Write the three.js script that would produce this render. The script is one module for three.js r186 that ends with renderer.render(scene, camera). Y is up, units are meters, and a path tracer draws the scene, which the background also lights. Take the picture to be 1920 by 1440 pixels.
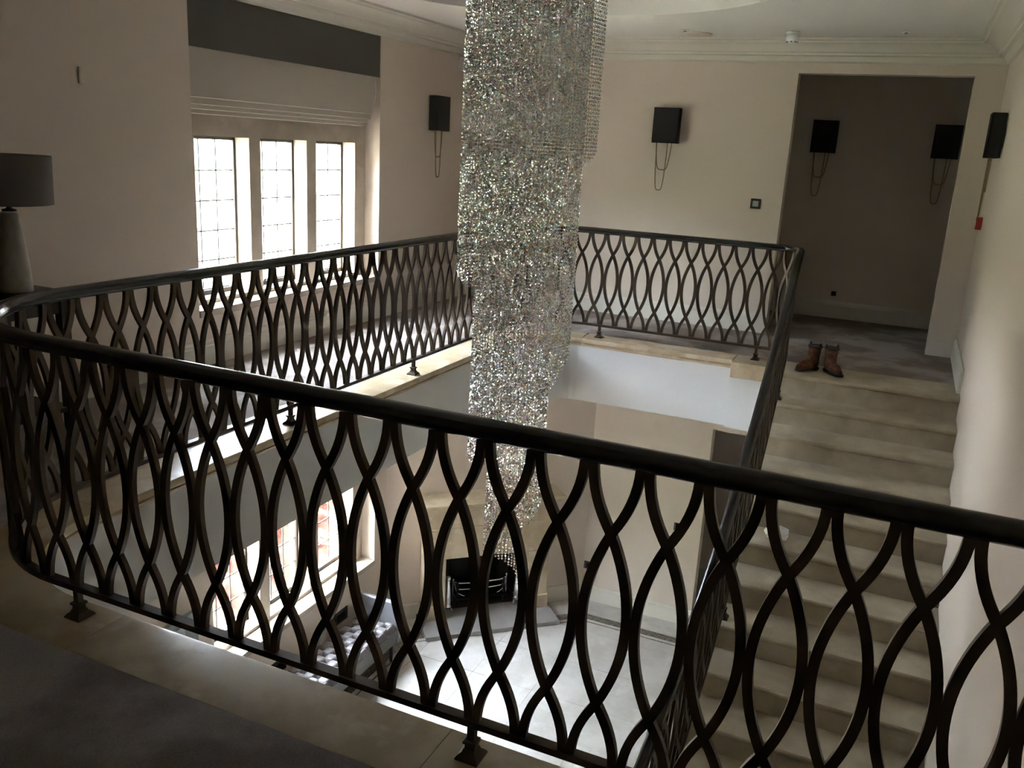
import * as THREE from 'three';
import { mergeGeometries, mergeVertices, toCreasedNormals } from 'three/addons/utils/BufferGeometryUtils.js';
import { RoundedBoxGeometry } from 'three/addons/geometries/RoundedBoxGeometry.js';
import { MarchingCubes } from 'three/addons/objects/MarchingCubes.js';

// ---------------------------------------------------------------- camera, sky, sun, exposure
const U = 3.25;                                   // level of the upper landing above the hall floor
const scene = new THREE.Scene();
const camera = new THREE.PerspectiveCamera(2 * Math.atan(720 / 1640) * 180 / Math.PI, 4 / 3, 0.05, 300);
camera.rotation.order = 'YXZ';
camera.rotation.set(-15.226 * Math.PI / 180, 23.56 * Math.PI / 180, 3.174 * Math.PI / 180);
camera.position.set(0, U + 1.6, 0);

scene.background = new THREE.Color().setRGB(0.76, 0.87, 1.0);
scene.backgroundIntensity = 6;

const sun = new THREE.DirectionalLight(new THREE.Color().setRGB(1.0, 0.86, 0.62), 5);
sun.position.set(-0.2 * 40, 0.82 * 40, 0.54 * 40 - 5);
sun.target.position.set(0, 0, -5);
sun.castShadow = true;
sun.shadow.mapSize.set(2048, 2048);
Object.assign(sun.shadow.camera, { left: -12, right: 12, top: 12, bottom: -12, near: 1, far: 90 });
scene.add(sun, sun.target);

const renderer = new THREE.WebGLRenderer({ antialias: true });
renderer.toneMapping = THREE.LinearToneMapping;
renderer.toneMappingExposure = 16;
renderer.shadowMap.enabled = true;
renderer.shadowMap.type = THREE.PCFSoftShadowMap;

// ---------------------------------------------------------------- helpers
function rng(seed) { let a = seed >>> 0; return () => { a = (a + 0x6D2B79F5) >>> 0; let t = a; t = Math.imul(t ^ (t >>> 15), t | 1); t ^= t + Math.imul(t ^ (t >>> 7), t | 61); return ((t ^ (t >>> 14)) >>> 0) / 4294967296; }; }
const R = rng(20240611);
const V = (x, y, z) => new THREE.Vector3(x, y, z);
const lerp = (a, b, t) => a + (b - a) * t;
const clamp = (x, a, b) => Math.min(b, Math.max(a, x));
const smooth = (a, b, x) => { const t = clamp((x - a) / (b - a), 0, 1); return t * t * (3 - 2 * t); };

const used = new Map();
function numbered(name) {
  const n = used.get(name) ?? 0; used.set(name, n + 1);
  return n ? `${name}_${String(n).padStart(3, '0')}` : name;
}
function shade(o) { o.castShadow = true; o.receiveShadow = true; return o; }
function obj(name, geo, m, parent) {
  const o = shade(new THREE.Mesh(Array.isArray(geo) ? merge(geo) : geo, m));
  o.name = parent ? name : numbered(name);
  (parent ?? scene).add(o);
  return o;
}
function thing(name, label, category, [x, y, z] = [0, 0, 0], turn = 0, group) {
  const o = new THREE.Group(); o.name = numbered(name); scene.add(o);
  o.position.set(x, y, z); o.rotation.y = turn;
  o.userData = { label, category };
  if (group) o.userData.group = group;
  return o;
}
function tag(o, label, category, group) { o.userData = { label, category }; if (group) o.userData.group = group; return o; }
function struct(name, geo, m, label, category) {
  const o = obj(name, geo, m);
  o.userData = { kind: 'structure' };
  if (label) o.userData.label = label;
  if (category) o.userData.category = category;
  return o;
}
function merge(list) {
  const plain = list.map((g) => { const n = g.index ? g.toNonIndexed() : g; for (const k of Object.keys(n.attributes)) if (!['position', 'normal', 'uv'].includes(k)) n.deleteAttribute(k); if (!n.attributes.uv) n.setAttribute('uv', new THREE.BufferAttribute(new Float32Array(n.attributes.position.count * 2), 2)); return n; });
  return mergeGeometries(plain);
}
// uv in metres, taken from the face each triangle points along
function boxUV(g, ox = 0, oy = 0, oz = 0) {
  g = g.index ? g.toNonIndexed() : g;
  const p = g.attributes.position, uv = new Float32Array(p.count * 2);
  const a = V(), b = V(), c = V();
  for (let i = 0; i < p.count; i += 3) {
    a.fromBufferAttribute(p, i); b.fromBufferAttribute(p, i + 1); c.fromBufferAttribute(p, i + 2);
    const n = b.clone().sub(a).cross(c.clone().sub(a));
    const ax = Math.abs(n.x), ay = Math.abs(n.y), az = Math.abs(n.z);
    [a, b, c].forEach((v, k) => {
      const x = v.x + ox, y = v.y + oy, z = v.z + oz;
      const [s, t] = ay >= ax && ay >= az ? [x, z] : ax >= az ? [z, y] : [x, y];
      uv[(i + k) * 2] = s; uv[(i + k) * 2 + 1] = t;
    });
  }
  g.setAttribute('uv', new THREE.BufferAttribute(uv, 2));
  return g;
}
function box(x0, x1, y0, y1, z0, z1) {
  const g = new THREE.BoxGeometry(Math.abs(x1 - x0), Math.abs(y1 - y0), Math.abs(z1 - z0));
  g.translate((x0 + x1) / 2, (y0 + y1) / 2, (z0 + z1) / 2);
  return boxUV(g);
}
function rbox(x0, x1, y0, y1, z0, z1, r = 0.004, seg = 2) {
  const w = Math.abs(x1 - x0), h = Math.abs(y1 - y0), d = Math.abs(z1 - z0);
  const g = new RoundedBoxGeometry(w, h, d, seg, Math.min(r, w / 2.01, h / 2.01, d / 2.01));
  g.translate((x0 + x1) / 2, (y0 + y1) / 2, (z0 + z1) / 2);
  return boxUV(g);
}
// a polygon [[a, b], ...] with holes, extruded by depth; axis 'x': (a, b) = (z, y), 'y': (a, b) = (x, z), 'z': (a, b) = (x, y)
function slab(poly, holes, from, to, axis) {
  const flip = axis === 'z' ? (p) => new THREE.Vector2(p[0], p[1]) : (p) => new THREE.Vector2(-p[0], p[1]);
  const s = new THREE.Shape(poly.map(flip));
  for (const h of holes ?? []) s.holes.push(new THREE.Path(h.map(flip)));
  const g = new THREE.ExtrudeGeometry(s, { depth: to - from, bevelEnabled: false, curveSegments: 24 });
  if (axis === 'z') g.translate(0, 0, from);
  else if (axis === 'x') { g.rotateY(Math.PI / 2); g.translate(from, 0, 0); }                  // (-z, y) -> (z, y)
  else { g.rotateX(Math.PI / 2); g.rotateY(Math.PI); g.scale(1, 1, -1); flipFaces(g); g.translate(0, to, 0); }   // (-x, z) -> (x, z), thickness downwards from `to`
  g.computeVertexNormals();
  return boxUV(g);
}
function flipFaces(g) {
  const p = g.attributes.position.array;
  for (let i = 0; i < p.length; i += 9) for (let k = 0; k < 3; k++) { const t = p[i + 3 + k]; p[i + 3 + k] = p[i + 6 + k]; p[i + 6 + k] = t; }
}
const rect = (a0, a1, b0, b1) => [[a0, b0], [a1, b0], [a1, b1], [a0, b1]];
// sweep a closed profile [[side, up], ...] along points; keep = level (up stays world up)
function sweep(pts, profile, { closedEnds = true, crease = 0.6, uvScale = 1 } = {}) {
  const n = profile.length, pos = [], idx = [], up = V(0, 1, 0);
  pts.forEach((p, i) => {
    const a = pts[Math.max(0, i - 1)], b = pts[Math.min(pts.length - 1, i + 1)];
    const t = b.clone().sub(a).normalize();
    const side = t.clone().cross(up).normalize(), v = side.clone().cross(t);
    for (const [s, h] of profile) pos.push(p.x + side.x * s + v.x * h, p.y + side.y * s + v.y * h, p.z + side.z * s + v.z * h);
  });
  for (let i = 0; i < pts.length - 1; i++) for (let k = 0; k < n; k++) {
    const a = i * n + k, b = i * n + (k + 1) % n, c = a + n, d = b + n;
    idx.push(a, b, c, b, d, c);
  }
  if (closedEnds) {
    const tri = THREE.ShapeUtils.triangulateShape(profile.map((q) => new THREE.Vector2(q[0], q[1])), []);
    const ccw = THREE.ShapeUtils.area(profile.map((q) => new THREE.Vector2(q[0], q[1]))) > 0, L = (pts.length - 1) * n;
    for (const [a, b, c] of tri) { if (ccw) { idx.push(a, c, b, L + a, L + b, L + c); } else { idx.push(a, b, c, L + a, L + c, L + b); } }
  }
  let g = new THREE.BufferGeometry();
  g.setAttribute('position', new THREE.Float32BufferAttribute(pos, 3));
  g.setIndex(idx);
  if (THREE.ShapeUtils.area(profile.map((q) => new THREE.Vector2(q[0], q[1]))) < 0) { const ix = g.index.array; for (let i = 0; i < ix.length; i += 3) { const t = ix[i + 1]; ix[i + 1] = ix[i + 2]; ix[i + 2] = t; } }
  g = toCreasedNormals(g, crease);
  return boxUV(g);
}
function tube(points, r, seg = 24, rad = 8, closed = false) {
  return new THREE.TubeGeometry(new THREE.CatmullRomCurve3(points.map((p) => Array.isArray(p) ? V(...p) : p), closed, 'centripetal'), seg, r, rad, closed);
}
function rod(a, b, r, rad = 8) {
  const A = V(...a), B = V(...b), d = B.clone().sub(A);
  const g = new THREE.CylinderGeometry(r, r, d.length(), rad);
  g.applyQuaternion(new THREE.Quaternion().setFromUnitVectors(V(0, 1, 0), d.clone().normalize()));
  g.translate((A.x + B.x) / 2, (A.y + B.y) / 2, (A.z + B.z) / 2);
  return g;
}
const lathe = (prof, seg = 32) => new THREE.LatheGeometry(prof.map((p) => new THREE.Vector2(p[0], p[1])), seg);
const at = (g, x, y, z) => g.translate(x, y, z);

// ---------------------------------------------------------------- textures (what the surfaces are made of)
function lattice(seed, n) { const r = rng(seed), a = new Float32Array(n * n); for (let i = 0; i < a.length; i++) a[i] = r(); return (x, y) => { const xi = Math.floor(x), yi = Math.floor(y), fx = x - xi, fy = y - yi, u = fx * fx * (3 - 2 * fx), v = fy * fy * (3 - 2 * fy), q = (i, j) => a[((j % n) + n) % n * n + ((i % n) + n) % n]; return lerp(lerp(q(xi, yi), q(xi + 1, yi), u), lerp(q(xi, yi + 1), q(xi + 1, yi + 1), u), v); }; }
function fbm(seed, base, oct) { const ls = []; for (let o = 0; o < oct; o++) ls.push([lattice(seed + o * 17, base << o), base << o]); return (u, v) => { let s = 0, a = 0.5, t = 0; for (const [f, n] of ls) { s += a * f(u * n, v * n); t += a; a *= 0.55; } return s / t; }; }
function tex(size, fn, metres, color = true) {
  const d = new Uint8Array(size * size * 4);
  for (let y = 0; y < size; y++) for (let x = 0; x < size; x++) {
    const c = fn(x / size, y / size, x, y), i = (y * size + x) * 4;
    const [r, g, b] = Array.isArray(c) ? c : [c, c, c];
    d[i] = clamp(r, 0, 1) * 255; d[i + 1] = clamp(g, 0, 1) * 255; d[i + 2] = clamp(b, 0, 1) * 255; d[i + 3] = 255;
  }
  const t = new THREE.DataTexture(d, size, size);
  t.wrapS = t.wrapT = THREE.RepeatWrapping; t.magFilter = THREE.LinearFilter; t.minFilter = THREE.LinearMipmapLinearFilter; t.generateMipmaps = true;
  if (color) t.colorSpace = THREE.SRGBColorSpace;
  t.repeat.set(1 / metres, 1 / metres); t.needsUpdate = true;
  return t;
}
const mixc = (a, b, t) => [lerp(a[0], b[0], t), lerp(a[1], b[1], t), lerp(a[2], b[2], t)];
const fA = fbm(11, 4, 6), fB = fbm(47, 8, 5), fC = fbm(91, 16, 4), fD = fbm(133, 3, 4);
const white = rng(5);
const T = {};
T.plasterBump = tex(512, (u, v) => 0.5 + 0.35 * (fC(u, v) - 0.5) + 0.1 * (white() - 0.5), 0.6, false);
T.stone = tex(512, (u, v) => { const a = fA(u, v), b = fB(v, u); let c = mixc([0.80, 0.735, 0.625], [0.71, 0.63, 0.515], smooth(0.35, 0.7, a)); c = mixc(c, [0.86, 0.81, 0.72], smooth(0.55, 0.75, b) * 0.6); const s = (white() - 0.5) * 0.03; return [c[0] + s, c[1] + s, c[2] + s]; }, 1.1);
T.tile = tex(512, (u, v) => { const a = fA(u, v), b = fB(v, u); let c = mixc([0.76, 0.745, 0.725], [0.70, 0.68, 0.655], smooth(0.35, 0.7, a)); c = mixc(c, [0.80, 0.79, 0.775], smooth(0.55, 0.75, b) * 0.6); const s = (white() - 0.5) * 0.02; return [c[0] + s, c[1] + s, c[2] + s]; }, 1.1);
T.stoneBump = tex(256, (u, v) => fB(u, v) * 0.7 + white() * 0.2, 0.5, false);
T.step = tex(512, (u, v) => { const a = fA(v, u), b = fC(u, v), d = fD(u, v); let c = mixc([0.735, 0.69, 0.60], [0.64, 0.59, 0.50], smooth(0.3, 0.7, a)); c = mixc(c, [0.58, 0.52, 0.43], smooth(0.62, 0.8, d) * 0.5); const s = (white() - 0.5) * 0.05 + (b - 0.5) * 0.05; return [c[0] + s, c[1] + s, c[2] + s]; }, 1.3);
T.carpet = tex(1024, (u, v) => { const a = fA(u, v), d = fD(v, u), k = smooth(0.42, 0.6, fB(u * 1, v * 1) * 0.5 + a * 0.5); const c = mixc([0.50, 0.455, 0.425], [0.69, 0.655, 0.635], k * 0.75 + d * 0.25); const s = (white() - 0.5) * 0.10; return [c[0] + s, c[1] + s, c[2] + s]; }, 2.3);
T.carpetBump = tex(256, (u, v) => white() * 0.6 + fC(u, v) * 0.4, 0.35, false);
T.weave = tex(256, (u, v, x, y) => { const a = Math.sin(u * Math.PI * 2 * 64), b = Math.sin(v * Math.PI * 2 * 64); return 0.5 + 0.22 * a * ((x >> 2) % 2 ? 1 : 0.6) + 0.22 * b + (white() - 0.5) * 0.2; }, 0.2, false);
T.wood = tex(512, (u, v) => { const w = fA(u * 1, v) * 3 + u * 1, g = Math.sin((w * 9 + fC(u, v) * 0.6) * Math.PI * 2) * 0.5 + 0.5; const c = mixc([0.115, 0.085, 0.07], [0.17, 0.125, 0.10], g); return c; }, 0.9);
T.mosaic = tex(256, (u, v, x, y) => { const cx = Math.floor(u * 16), cy = Math.floor(v * 16), fx = u * 16 - cx, fy = v * 16 - cy, h = lattice(7, 16)(cx, cy); const e = fx < 0.1 || fy < 0.1; const c = h < 0.45 ? [0.26, 0.23, 0.20] : h < 0.75 ? [0.36, 0.33, 0.29] : [0.50, 0.46, 0.41]; return e ? [0.42, 0.39, 0.35] : c; }, 0.2);
T.leather = tex(256, (u, v) => 0.5 + (fC(u, v) - 0.5) * 0.8 + (white() - 0.5) * 0.15, 0.25, false);
T.bark = tex(512, (u, v) => { const a = fC(u, v), b = fB(u, v); let c = mixc([0.12, 0.065, 0.055], [0.19, 0.115, 0.10], smooth(0.35, 0.65, a)); c = mixc(c, [0.30, 0.25, 0.21], smooth(0.56, 0.66, b)); const s = (white() - 0.5) * 0.05; return [c[0] + s, c[1] + s, c[2] + s]; }, 2.0);
T.gravel = tex(256, (u, v) => { const s = (white() - 0.5) * 0.2 + (fC(u, v) - 0.5) * 0.2; return [0.85 + s, 0.82 + s, 0.76 + s]; }, 2.5);
T.leaf = tex(256, (u, v) => { const a = fC(u, v); const c = mixc([0.41, 0.415, 0.33], [0.70, 0.705, 0.585], smooth(0.3, 0.7, a)); const s = (white() - 0.5) * 0.12; return [c[0] + s, c[1] + s, c[2] + s]; }, 1.5);
T.suede = tex(512, (u, v) => { const a = fB(u, v); const c = mixc([0.27, 0.15, 0.09], [0.40, 0.235, 0.14], smooth(0.3, 0.7, a)); const s = (white() - 0.5) * 0.05; return [c[0] + s, c[1] + s, c[2] + s]; }, 0.3);
T.ceramic = tex(256, (u, v) => { const a = fB(u, v); const c = mixc([0.60, 0.57, 0.53], [0.72, 0.70, 0.66], a); return c; }, 0.5);

// ---------------------------------------------------------------- materials
const std = (o) => new THREE.MeshStandardMaterial(o);
const phy = (o) => new THREE.MeshPhysicalMaterial(o);
const col = (r, g, b) => new THREE.Color().setRGB(r, g, b);
const M = {
  wall: std({ color: col(0.68, 0.585, 0.50), roughness: 0.85, bumpMap: T.plasterBump, bumpScale: 0.0006 }),
  white: std({ color: col(0.67, 0.665, 0.66), roughness: 0.8, bumpMap: T.plasterBump, bumpScale: 0.0004 }),
  ceiling: std({ color: col(0.72, 0.70, 0.65), roughness: 0.9 }),
  recess: std({ color: col(0.50, 0.50, 0.485), roughness: 0.8 }),  // greyer than the ceiling: dimness inside the recess is put into its paint
  trim: std({ color: col(0.68, 0.64, 0.56), roughness: 0.55 }),
  kerb: std({ map: T.stone, roughness: 0.24, bumpMap: T.stoneBump, bumpScale: 0.0002 }),
  windowStone: std({ map: T.tile, color: col(1.0, 0.90, 0.78), roughness: 0.7, bumpMap: T.stoneBump, bumpScale: 0.0004 }),
  stone: std({ map: T.stone, roughness: 0.5, bumpMap: T.stoneBump, bumpScale: 0.0004 }),
  step: std({ map: T.step, roughness: 0.72, bumpMap: T.stoneBump, bumpScale: 0.0006 }),
  tile: std({ map: T.tile, roughness: 0.32, bumpMap: T.stoneBump, bumpScale: 0.0002 }),
  grout: std({ color: col(0.42, 0.39, 0.35), roughness: 0.9 }),
  mosaic: std({ map: T.mosaic, roughness: 0.5 }),
  carpet: std({ map: T.carpet, roughness: 1, bumpMap: T.carpetBump, bumpScale: 0.004 }),
  bronze: std({ color: col(0.070, 0.048, 0.032), metalness: 0.55, roughness: 0.42 }),
  handrail: std({ color: col(0.018, 0.0145, 0.0125), metalness: 0, roughness: 0.2 }),
  blackMetal: std({ color: col(0.012, 0.011, 0.010), metalness: 0.6, roughness: 0.45 }),
  frameMetal: std({ color: col(0.06, 0.055, 0.05), metalness: 0.5, roughness: 0.5 }),
  lead: std({ color: col(0.10, 0.10, 0.10), metalness: 0.6, roughness: 0.6 }),
  glass: phy({ color: 0xffffff, transmission: 1, thickness: 0, roughness: 0, ior: 1.5 }),
  blind: std({ color: col(0.52, 0.47, 0.40), roughness: 1, bumpMap: T.weave, bumpScale: 0.0006 }),
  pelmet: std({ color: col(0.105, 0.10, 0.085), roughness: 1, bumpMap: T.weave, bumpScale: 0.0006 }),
  cord: std({ color: col(0.75, 0.72, 0.66), roughness: 0.8 }),
  shadeBlack: std({ color: col(0.016, 0.015, 0.014), roughness: 0.9, bumpMap: T.weave, bumpScale: 0.0005 }),
  brass: std({ color: col(0.34, 0.25, 0.15), metalness: 0.9, roughness: 0.4 }),
  chrome: std({ color: col(0.72, 0.72, 0.74), metalness: 1, roughness: 0.18 }),
  lampShade: std({ color: col(0.15, 0.13, 0.12), roughness: 0.95, bumpMap: T.weave, bumpScale: 0.0005 }),
  ceramic: std({ map: T.ceramic, roughness: 0.55 }),
  wood: std({ map: T.wood, roughness: 0.45 }),
  plastic: std({ color: col(0.88, 0.87, 0.85), roughness: 0.45 }),
  red: std({ color: col(0.34, 0.025, 0.02), roughness: 0.4 }),
  velvet: phy({ color: col(0.15, 0.135, 0.135), roughness: 0.4, sheen: 0.2, sheenRoughness: 0.4, sheenColor: col(0.5, 0.5, 0.55), bumpMap: T.leather, bumpScale: 0.0005 }),
  benchSide: std({ color: col(0.13, 0.128, 0.115), roughness: 0.6, bumpMap: T.leather, bumpScale: 0.0004 }),
  hide: std({ color: col(0.17, 0.168, 0.18), roughness: 0.32, bumpMap: T.leather, bumpScale: 0.0006 }),
  soot: std({ color: col(0.085, 0.07, 0.057), roughness: 0.95 }),
  hearth: std({ map: T.tile, color: col(0.52, 0.51, 0.52), roughness: 0.6, bumpMap: T.stoneBump, bumpScale: 0.0008 }),
  suede: std({ map: T.suede, roughness: 0.85 }),
  rubber: std({ color: col(0.03, 0.022, 0.017), roughness: 0.7 }),
  panelGreen: std({ color: col(0.20, 0.235, 0.225), roughness: 0.35 }),
  panelPale: std({ color: col(0.36, 0.39, 0.39), roughness: 0.3 }),
  bark: phy({ map: T.bark, roughness: 1, specularIntensity: 0 }),
  gravel: std({ map: T.gravel, color: col(0.6, 0.6, 0.58), roughness: 1 }),
  hedge: std({ map: T.leaf, roughness: 0.9 }),
  film: phy({ color: 0xffffff, transmission: 0.2, thickness: 0, roughness: 0.15, ior: 1.5 }),
  crystal: phy({ color: 0xffffff, vertexColors: true, transmission: 1, thickness: 0.01, roughness: 0, ior: 1.55 }),
  crystalGlint: phy({ color: 0xffffff, vertexColors: true, metalness: 0.9, roughness: 0, ior: 1.7 }),  // mirror-metal beads mixed in to imitate the sparkle of clear crystal
};

// ---------------------------------------------------------------- main measures (metres; x right along the back wall, z towards the camera)
const XL = -4.35, XR = 0.53, ZB = -8.5, ZN = 1.6, CEIL = U + 2.62, LOW = U - 0.57;
const WX = -2.96, WN = -1.92, WB = -7.14, WR = 0.52;              // edges of the stair well and its corner radius
const GO = 0.278, RI = 0.171, Z0 = -6.95;                           // going, riser, first nosing
const arc = (cx, cz, r, a0, a1, n) => Array.from({ length: n + 1 }, (_, i) => { const a = lerp(a0, a1, i / n); return [cx + r * Math.cos(a), cz + r * Math.sin(a)]; });
function wellEdge(inset) {                                          // from the right wall along the near edge, the left edge and the back edge
  const r = WR - inset, cx = WX + WR, c1 = WN - WR, c2 = WB + WR;
  const L = [];
  L.push([XR + 0.014, WN - inset]);
  L.push(...arc(cx, c1, r, Math.PI / 2, Math.PI, 14));
  L.push(...arc(cx, c2, r, Math.PI, Math.PI * 1.5, 14));
  L.push([-1.155, WB + inset]);
  return L;
}

// ---------------------------------------------------------------- the setting: floors
const floorSlab = struct('floor', box(XL - 0.4, XR + 0.2, -0.3, -0.005, ZN + 0.2, -10.1), M.grout, 'pale stone hall floor', 'floor');
{ // limestone tiles of the hall, cut to the diagonal chimney wall, with a dark mosaic band
  const P0 = [XL, -6.98], P1 = [-2.72, ZB];
  const L = Math.hypot(P1[0] - P0[0], P1[1] - P0[1]), nx = -(P1[1] - P0[1]) / L, nz = (P1[0] - P0[0]) / L;   // into the room
  const clip = (poly, a, b, c) => { // keep a*x + b*z >= c
    const out = [];
    poly.forEach((p, i) => { const q = poly[(i + 1) % poly.length], dp = a * p[0] + b * p[1] - c, dq = a * q[0] + b * q[1] - c; if (dp >= 0) out.push(p); if ((dp >= 0) !== (dq >= 0)) { const t = dp / (dp - dq); out.push([lerp(p[0], q[0], t), lerp(p[1], q[1], t)]); } });
    return out;
  };
  const inside = (poly, d) => { let q = clip(poly, 1, 0, XL + d); q = clip(q, 0, 1, ZB + d); return clip(q, nx, nz, nx * P0[0] + nz * P0[1] + d); };
  const S = 0.61, g = 0.0015;
  for (let x = XL; x < -0.6; x += S) for (let z = ZB + 0.05; z < -3.2; z += S) {
    const q = inside(rect(x + g, x + S - g, z + g, z + S - g), 0.475);
    if (q.length > 2) obj('tile', slab(q, [], -0.012, 0, 'y'), M.tile, floorSlab);
  }
  const ring = (d0, d1, m, name) => { // strips along left wall, chimney wall and back wall between two distances
    const corner = (d) => { const cut = (a, b) => { const det = a[0] * b[1] - a[1] * b[0]; return [(a[2] * b[1] - a[1] * b[2]) / det, (a[0] * b[2] - a[2] * b[0]) / det]; };
      const D = [nx, nz, nx * P0[0] + nz * P0[1] + d]; return [[XL + d, -3.2], cut([1, 0, XL + d], D), cut([0, 1, ZB + d], D), [-0.6, ZB + d]]; };
    const a = corner(d0), b = corner(d1);
    for (let i = 0; i < 3; i++) obj(name, slab([a[i], a[i + 1], b[i + 1], b[i]], [], -0.012, 0, 'y'), m, floorSlab);
  };
  ring(0.0, 0.310, M.tile, 'border_slab'); ring(0.313, 0.413, M.mosaic, 'mosaic_band'); ring(0.416, 0.458, M.tile, 'border_slab'); ring(0.46, 0.472, M.mosaic, 'mosaic_line');
  obj('tile', slab(rect(XL, XR, -3.195, ZN), [], -0.012, 0, 'y'), M.tile, floorSlab);
  obj('tile', slab(rect(-0.595, XR, ZB, -3.2), [], -0.012, 0, 'y'), M.tile, floorSlab);
}
const edge3 = wellEdge(-0.03);
const hole = [...edge3, [-1.156, -7.395], [XR + 0.014, -7.395]];
struct('ceiling_lower', slab(rect(XL - 0.02, XR + 0.02, -10.0, ZN), [hole], LOW, U - 0.012, 'y'), M.white, 'white plaster edge and underside of the upper landing', 'ceiling');
{
  const out = wellEdge(-0.252);
  const h = [...out, [-1.156, -7.395], [XR + 0.012, -7.395], [XR + 0.012, WN + 0.252]];
  struct('floor_upper', slab(rect(XL, XR + 0.015, -9.95, ZN), [h], U - 0.012, U, 'y'), M.carpet, 'grey carpet with brushed patches on the upper landing', 'carpet');
}

// ---------------------------------------------------------------- stone kerb round the well, in slabs
{
  const root = struct('trim_1', box(XR - 0.4, XR - 0.002, U - 0.02, U, WN + 0.001, WN + 0.249), M.kerb, 'polished cream stone kerb around the stair well', 'kerb');
  const prof = [[0.25 - 0.25, 0], [-0.25, 0], [-0.25, -0.075], [-0.028, -0.075], [-0.022, -0.062], [-0.008, -0.05], [-0.016, -0.046], [-0.003, -0.036], [0, -0.024], [-0.003, -0.010], [-0.010, -0.002], [-0.02, 0]].slice(1);
  const path = wellEdge(0).map(([x, z]) => V(x, U, z));
  const fine = [];
  for (let i = 0; i < path.length - 1; i++) { const n = Math.max(1, Math.round(path[i].distanceTo(path[i + 1]) / 0.12)); for (let k = 0; k < n; k++) fine.push(path[i].clone().lerp(path[i + 1], k / n)); }
  fine.push(path[path.length - 1]);
  const cum = [0]; for (let i = 1; i < fine.length; i++) cum.push(cum[i - 1] + fine[i].distanceTo(fine[i - 1]));
  const total = cum[cum.length - 1];
  const pos = (s) => { let i = 1; while (i < cum.length - 1 && cum[i] < s) i++; return fine[i - 1].clone().lerp(fine[i], (s - cum[i - 1]) / (cum[i] - cum[i - 1])); };
  const joints = [0.42, 1.5, 2.75, 3.85, 5.2, 6.5, 7.6, total - 1.32, total];   // the stretch by the wall is the root piece
  for (let j = 0; j < joints.length - 1; j++) {
    const a = joints[j] + 0.001, b = joints[j + 1] - 0.001, n = Math.max(2, Math.round((b - a) / 0.06));
    obj('kerb_slab', sweep(Array.from({ length: n + 1 }, (_, i) => pos(lerp(a, b, i / n))), prof.map(([s, h]) => [s, h])), M.kerb, root);
  }
}

// ---------------------------------------------------------------- walls, upper ceiling and the rooms behind the two doorways
const DU = [-1.105, 0.298, U + 2.355], DG = [-1.48, -0.45, U - 1.04];        // doorways: left, right, head
struct('wall_back', slab([[XL - 0.02, 0], [DG[0], 0], [DG[0], DG[2]], [DG[1], DG[2]], [DG[1], 0], [XR + 0.2, 0], [XR + 0.2, CEIL + 0.36], [XL - 0.02, CEIL + 0.36]], [rect(DU[0], DU[1], U - 0.012, DU[2])], ZB - 0.16, ZB, 'z'), M.wall, 'warm beige back wall with a dark doorway', 'wall');
struct('wall_right', box(XR, XR + 0.2, -0.01, CEIL + 0.36, ZB, ZN), M.wall, 'pale wall beside the stairs', 'wall');
struct('wall_near', box(XL - 0.4, XR + 0.2, -0.01, CEIL + 0.36, ZN, ZN + 0.2), M.wall);
const WZ0 = -6.78, WZ1 = -4.54, SILL = U + 0.39, SILLG = U - 2.46;
struct('wall_left', slab(rect(ZB - 0.16, ZN + 0.2, -0.01, CEIL + 0.36), [rect(WZ0, WZ1, SILL - 0.05, U + 2.44), rect(WZ0, WZ1, SILLG - 0.05, LOW - 0.02)], XL - 0.4, XL, 'x'), M.wall, 'beige window wall', 'wall');
struct('wall_corridor', box(-4.6, 9.2, 0, U + 2.7, -10.1, -9.9), M.wall, 'unlit corridor wall beyond the upper doorway', 'wall');
struct('wall_corridor_left', box(-4.7, -4.6, 0, U + 2.7, -10.1, ZB - 0.16), M.wall);
struct('wall_corridor_right', box(9.2, 9.3, 0, U + 2.7, -10.1, ZB - 0.16), M.wall);
struct('wall_corridor_front', box(XR + 0.2, 9.3, 0, U + 2.7, ZB - 0.16, ZB), M.wall);
struct('ceiling_corridor', box(-4.7, 9.3, U + 2.5, U + 2.6, -10.1, ZB - 0.16), M.ceiling);
struct('floor_corridor', [box(XR + 0.03, 9.2, U - 0.57, U - 0.001, ZB - 0.17, -9.95), box(XR + 0.2, 9.2, -0.2, -0.002, ZB - 0.16, -9.95)], M.carpet);
{ // oval recess over the stair well
  const cx = -2.3, r = 1.5, c1 = -5.5, c2 = -3.4;
  const oval = [...arc(cx, c2, r, 0, Math.PI, 40), ...arc(cx, c1, r, Math.PI, 2 * Math.PI, 40)];
  struct('ceiling', slab(rect(XL - 0.02, XR + 0.02, ZB - 0.02, ZN + 0.02), [oval], CEIL, CEIL + 0.34, 'y'), M.ceiling, 'cream ceiling with an oval recess above the well', 'ceiling');
  struct('ceiling_recess', box(XL - 0.4, XR + 0.2, CEIL + 0.34, CEIL + 0.42, ZB - 0.16, ZN + 0.2), M.recess);
}
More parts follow.
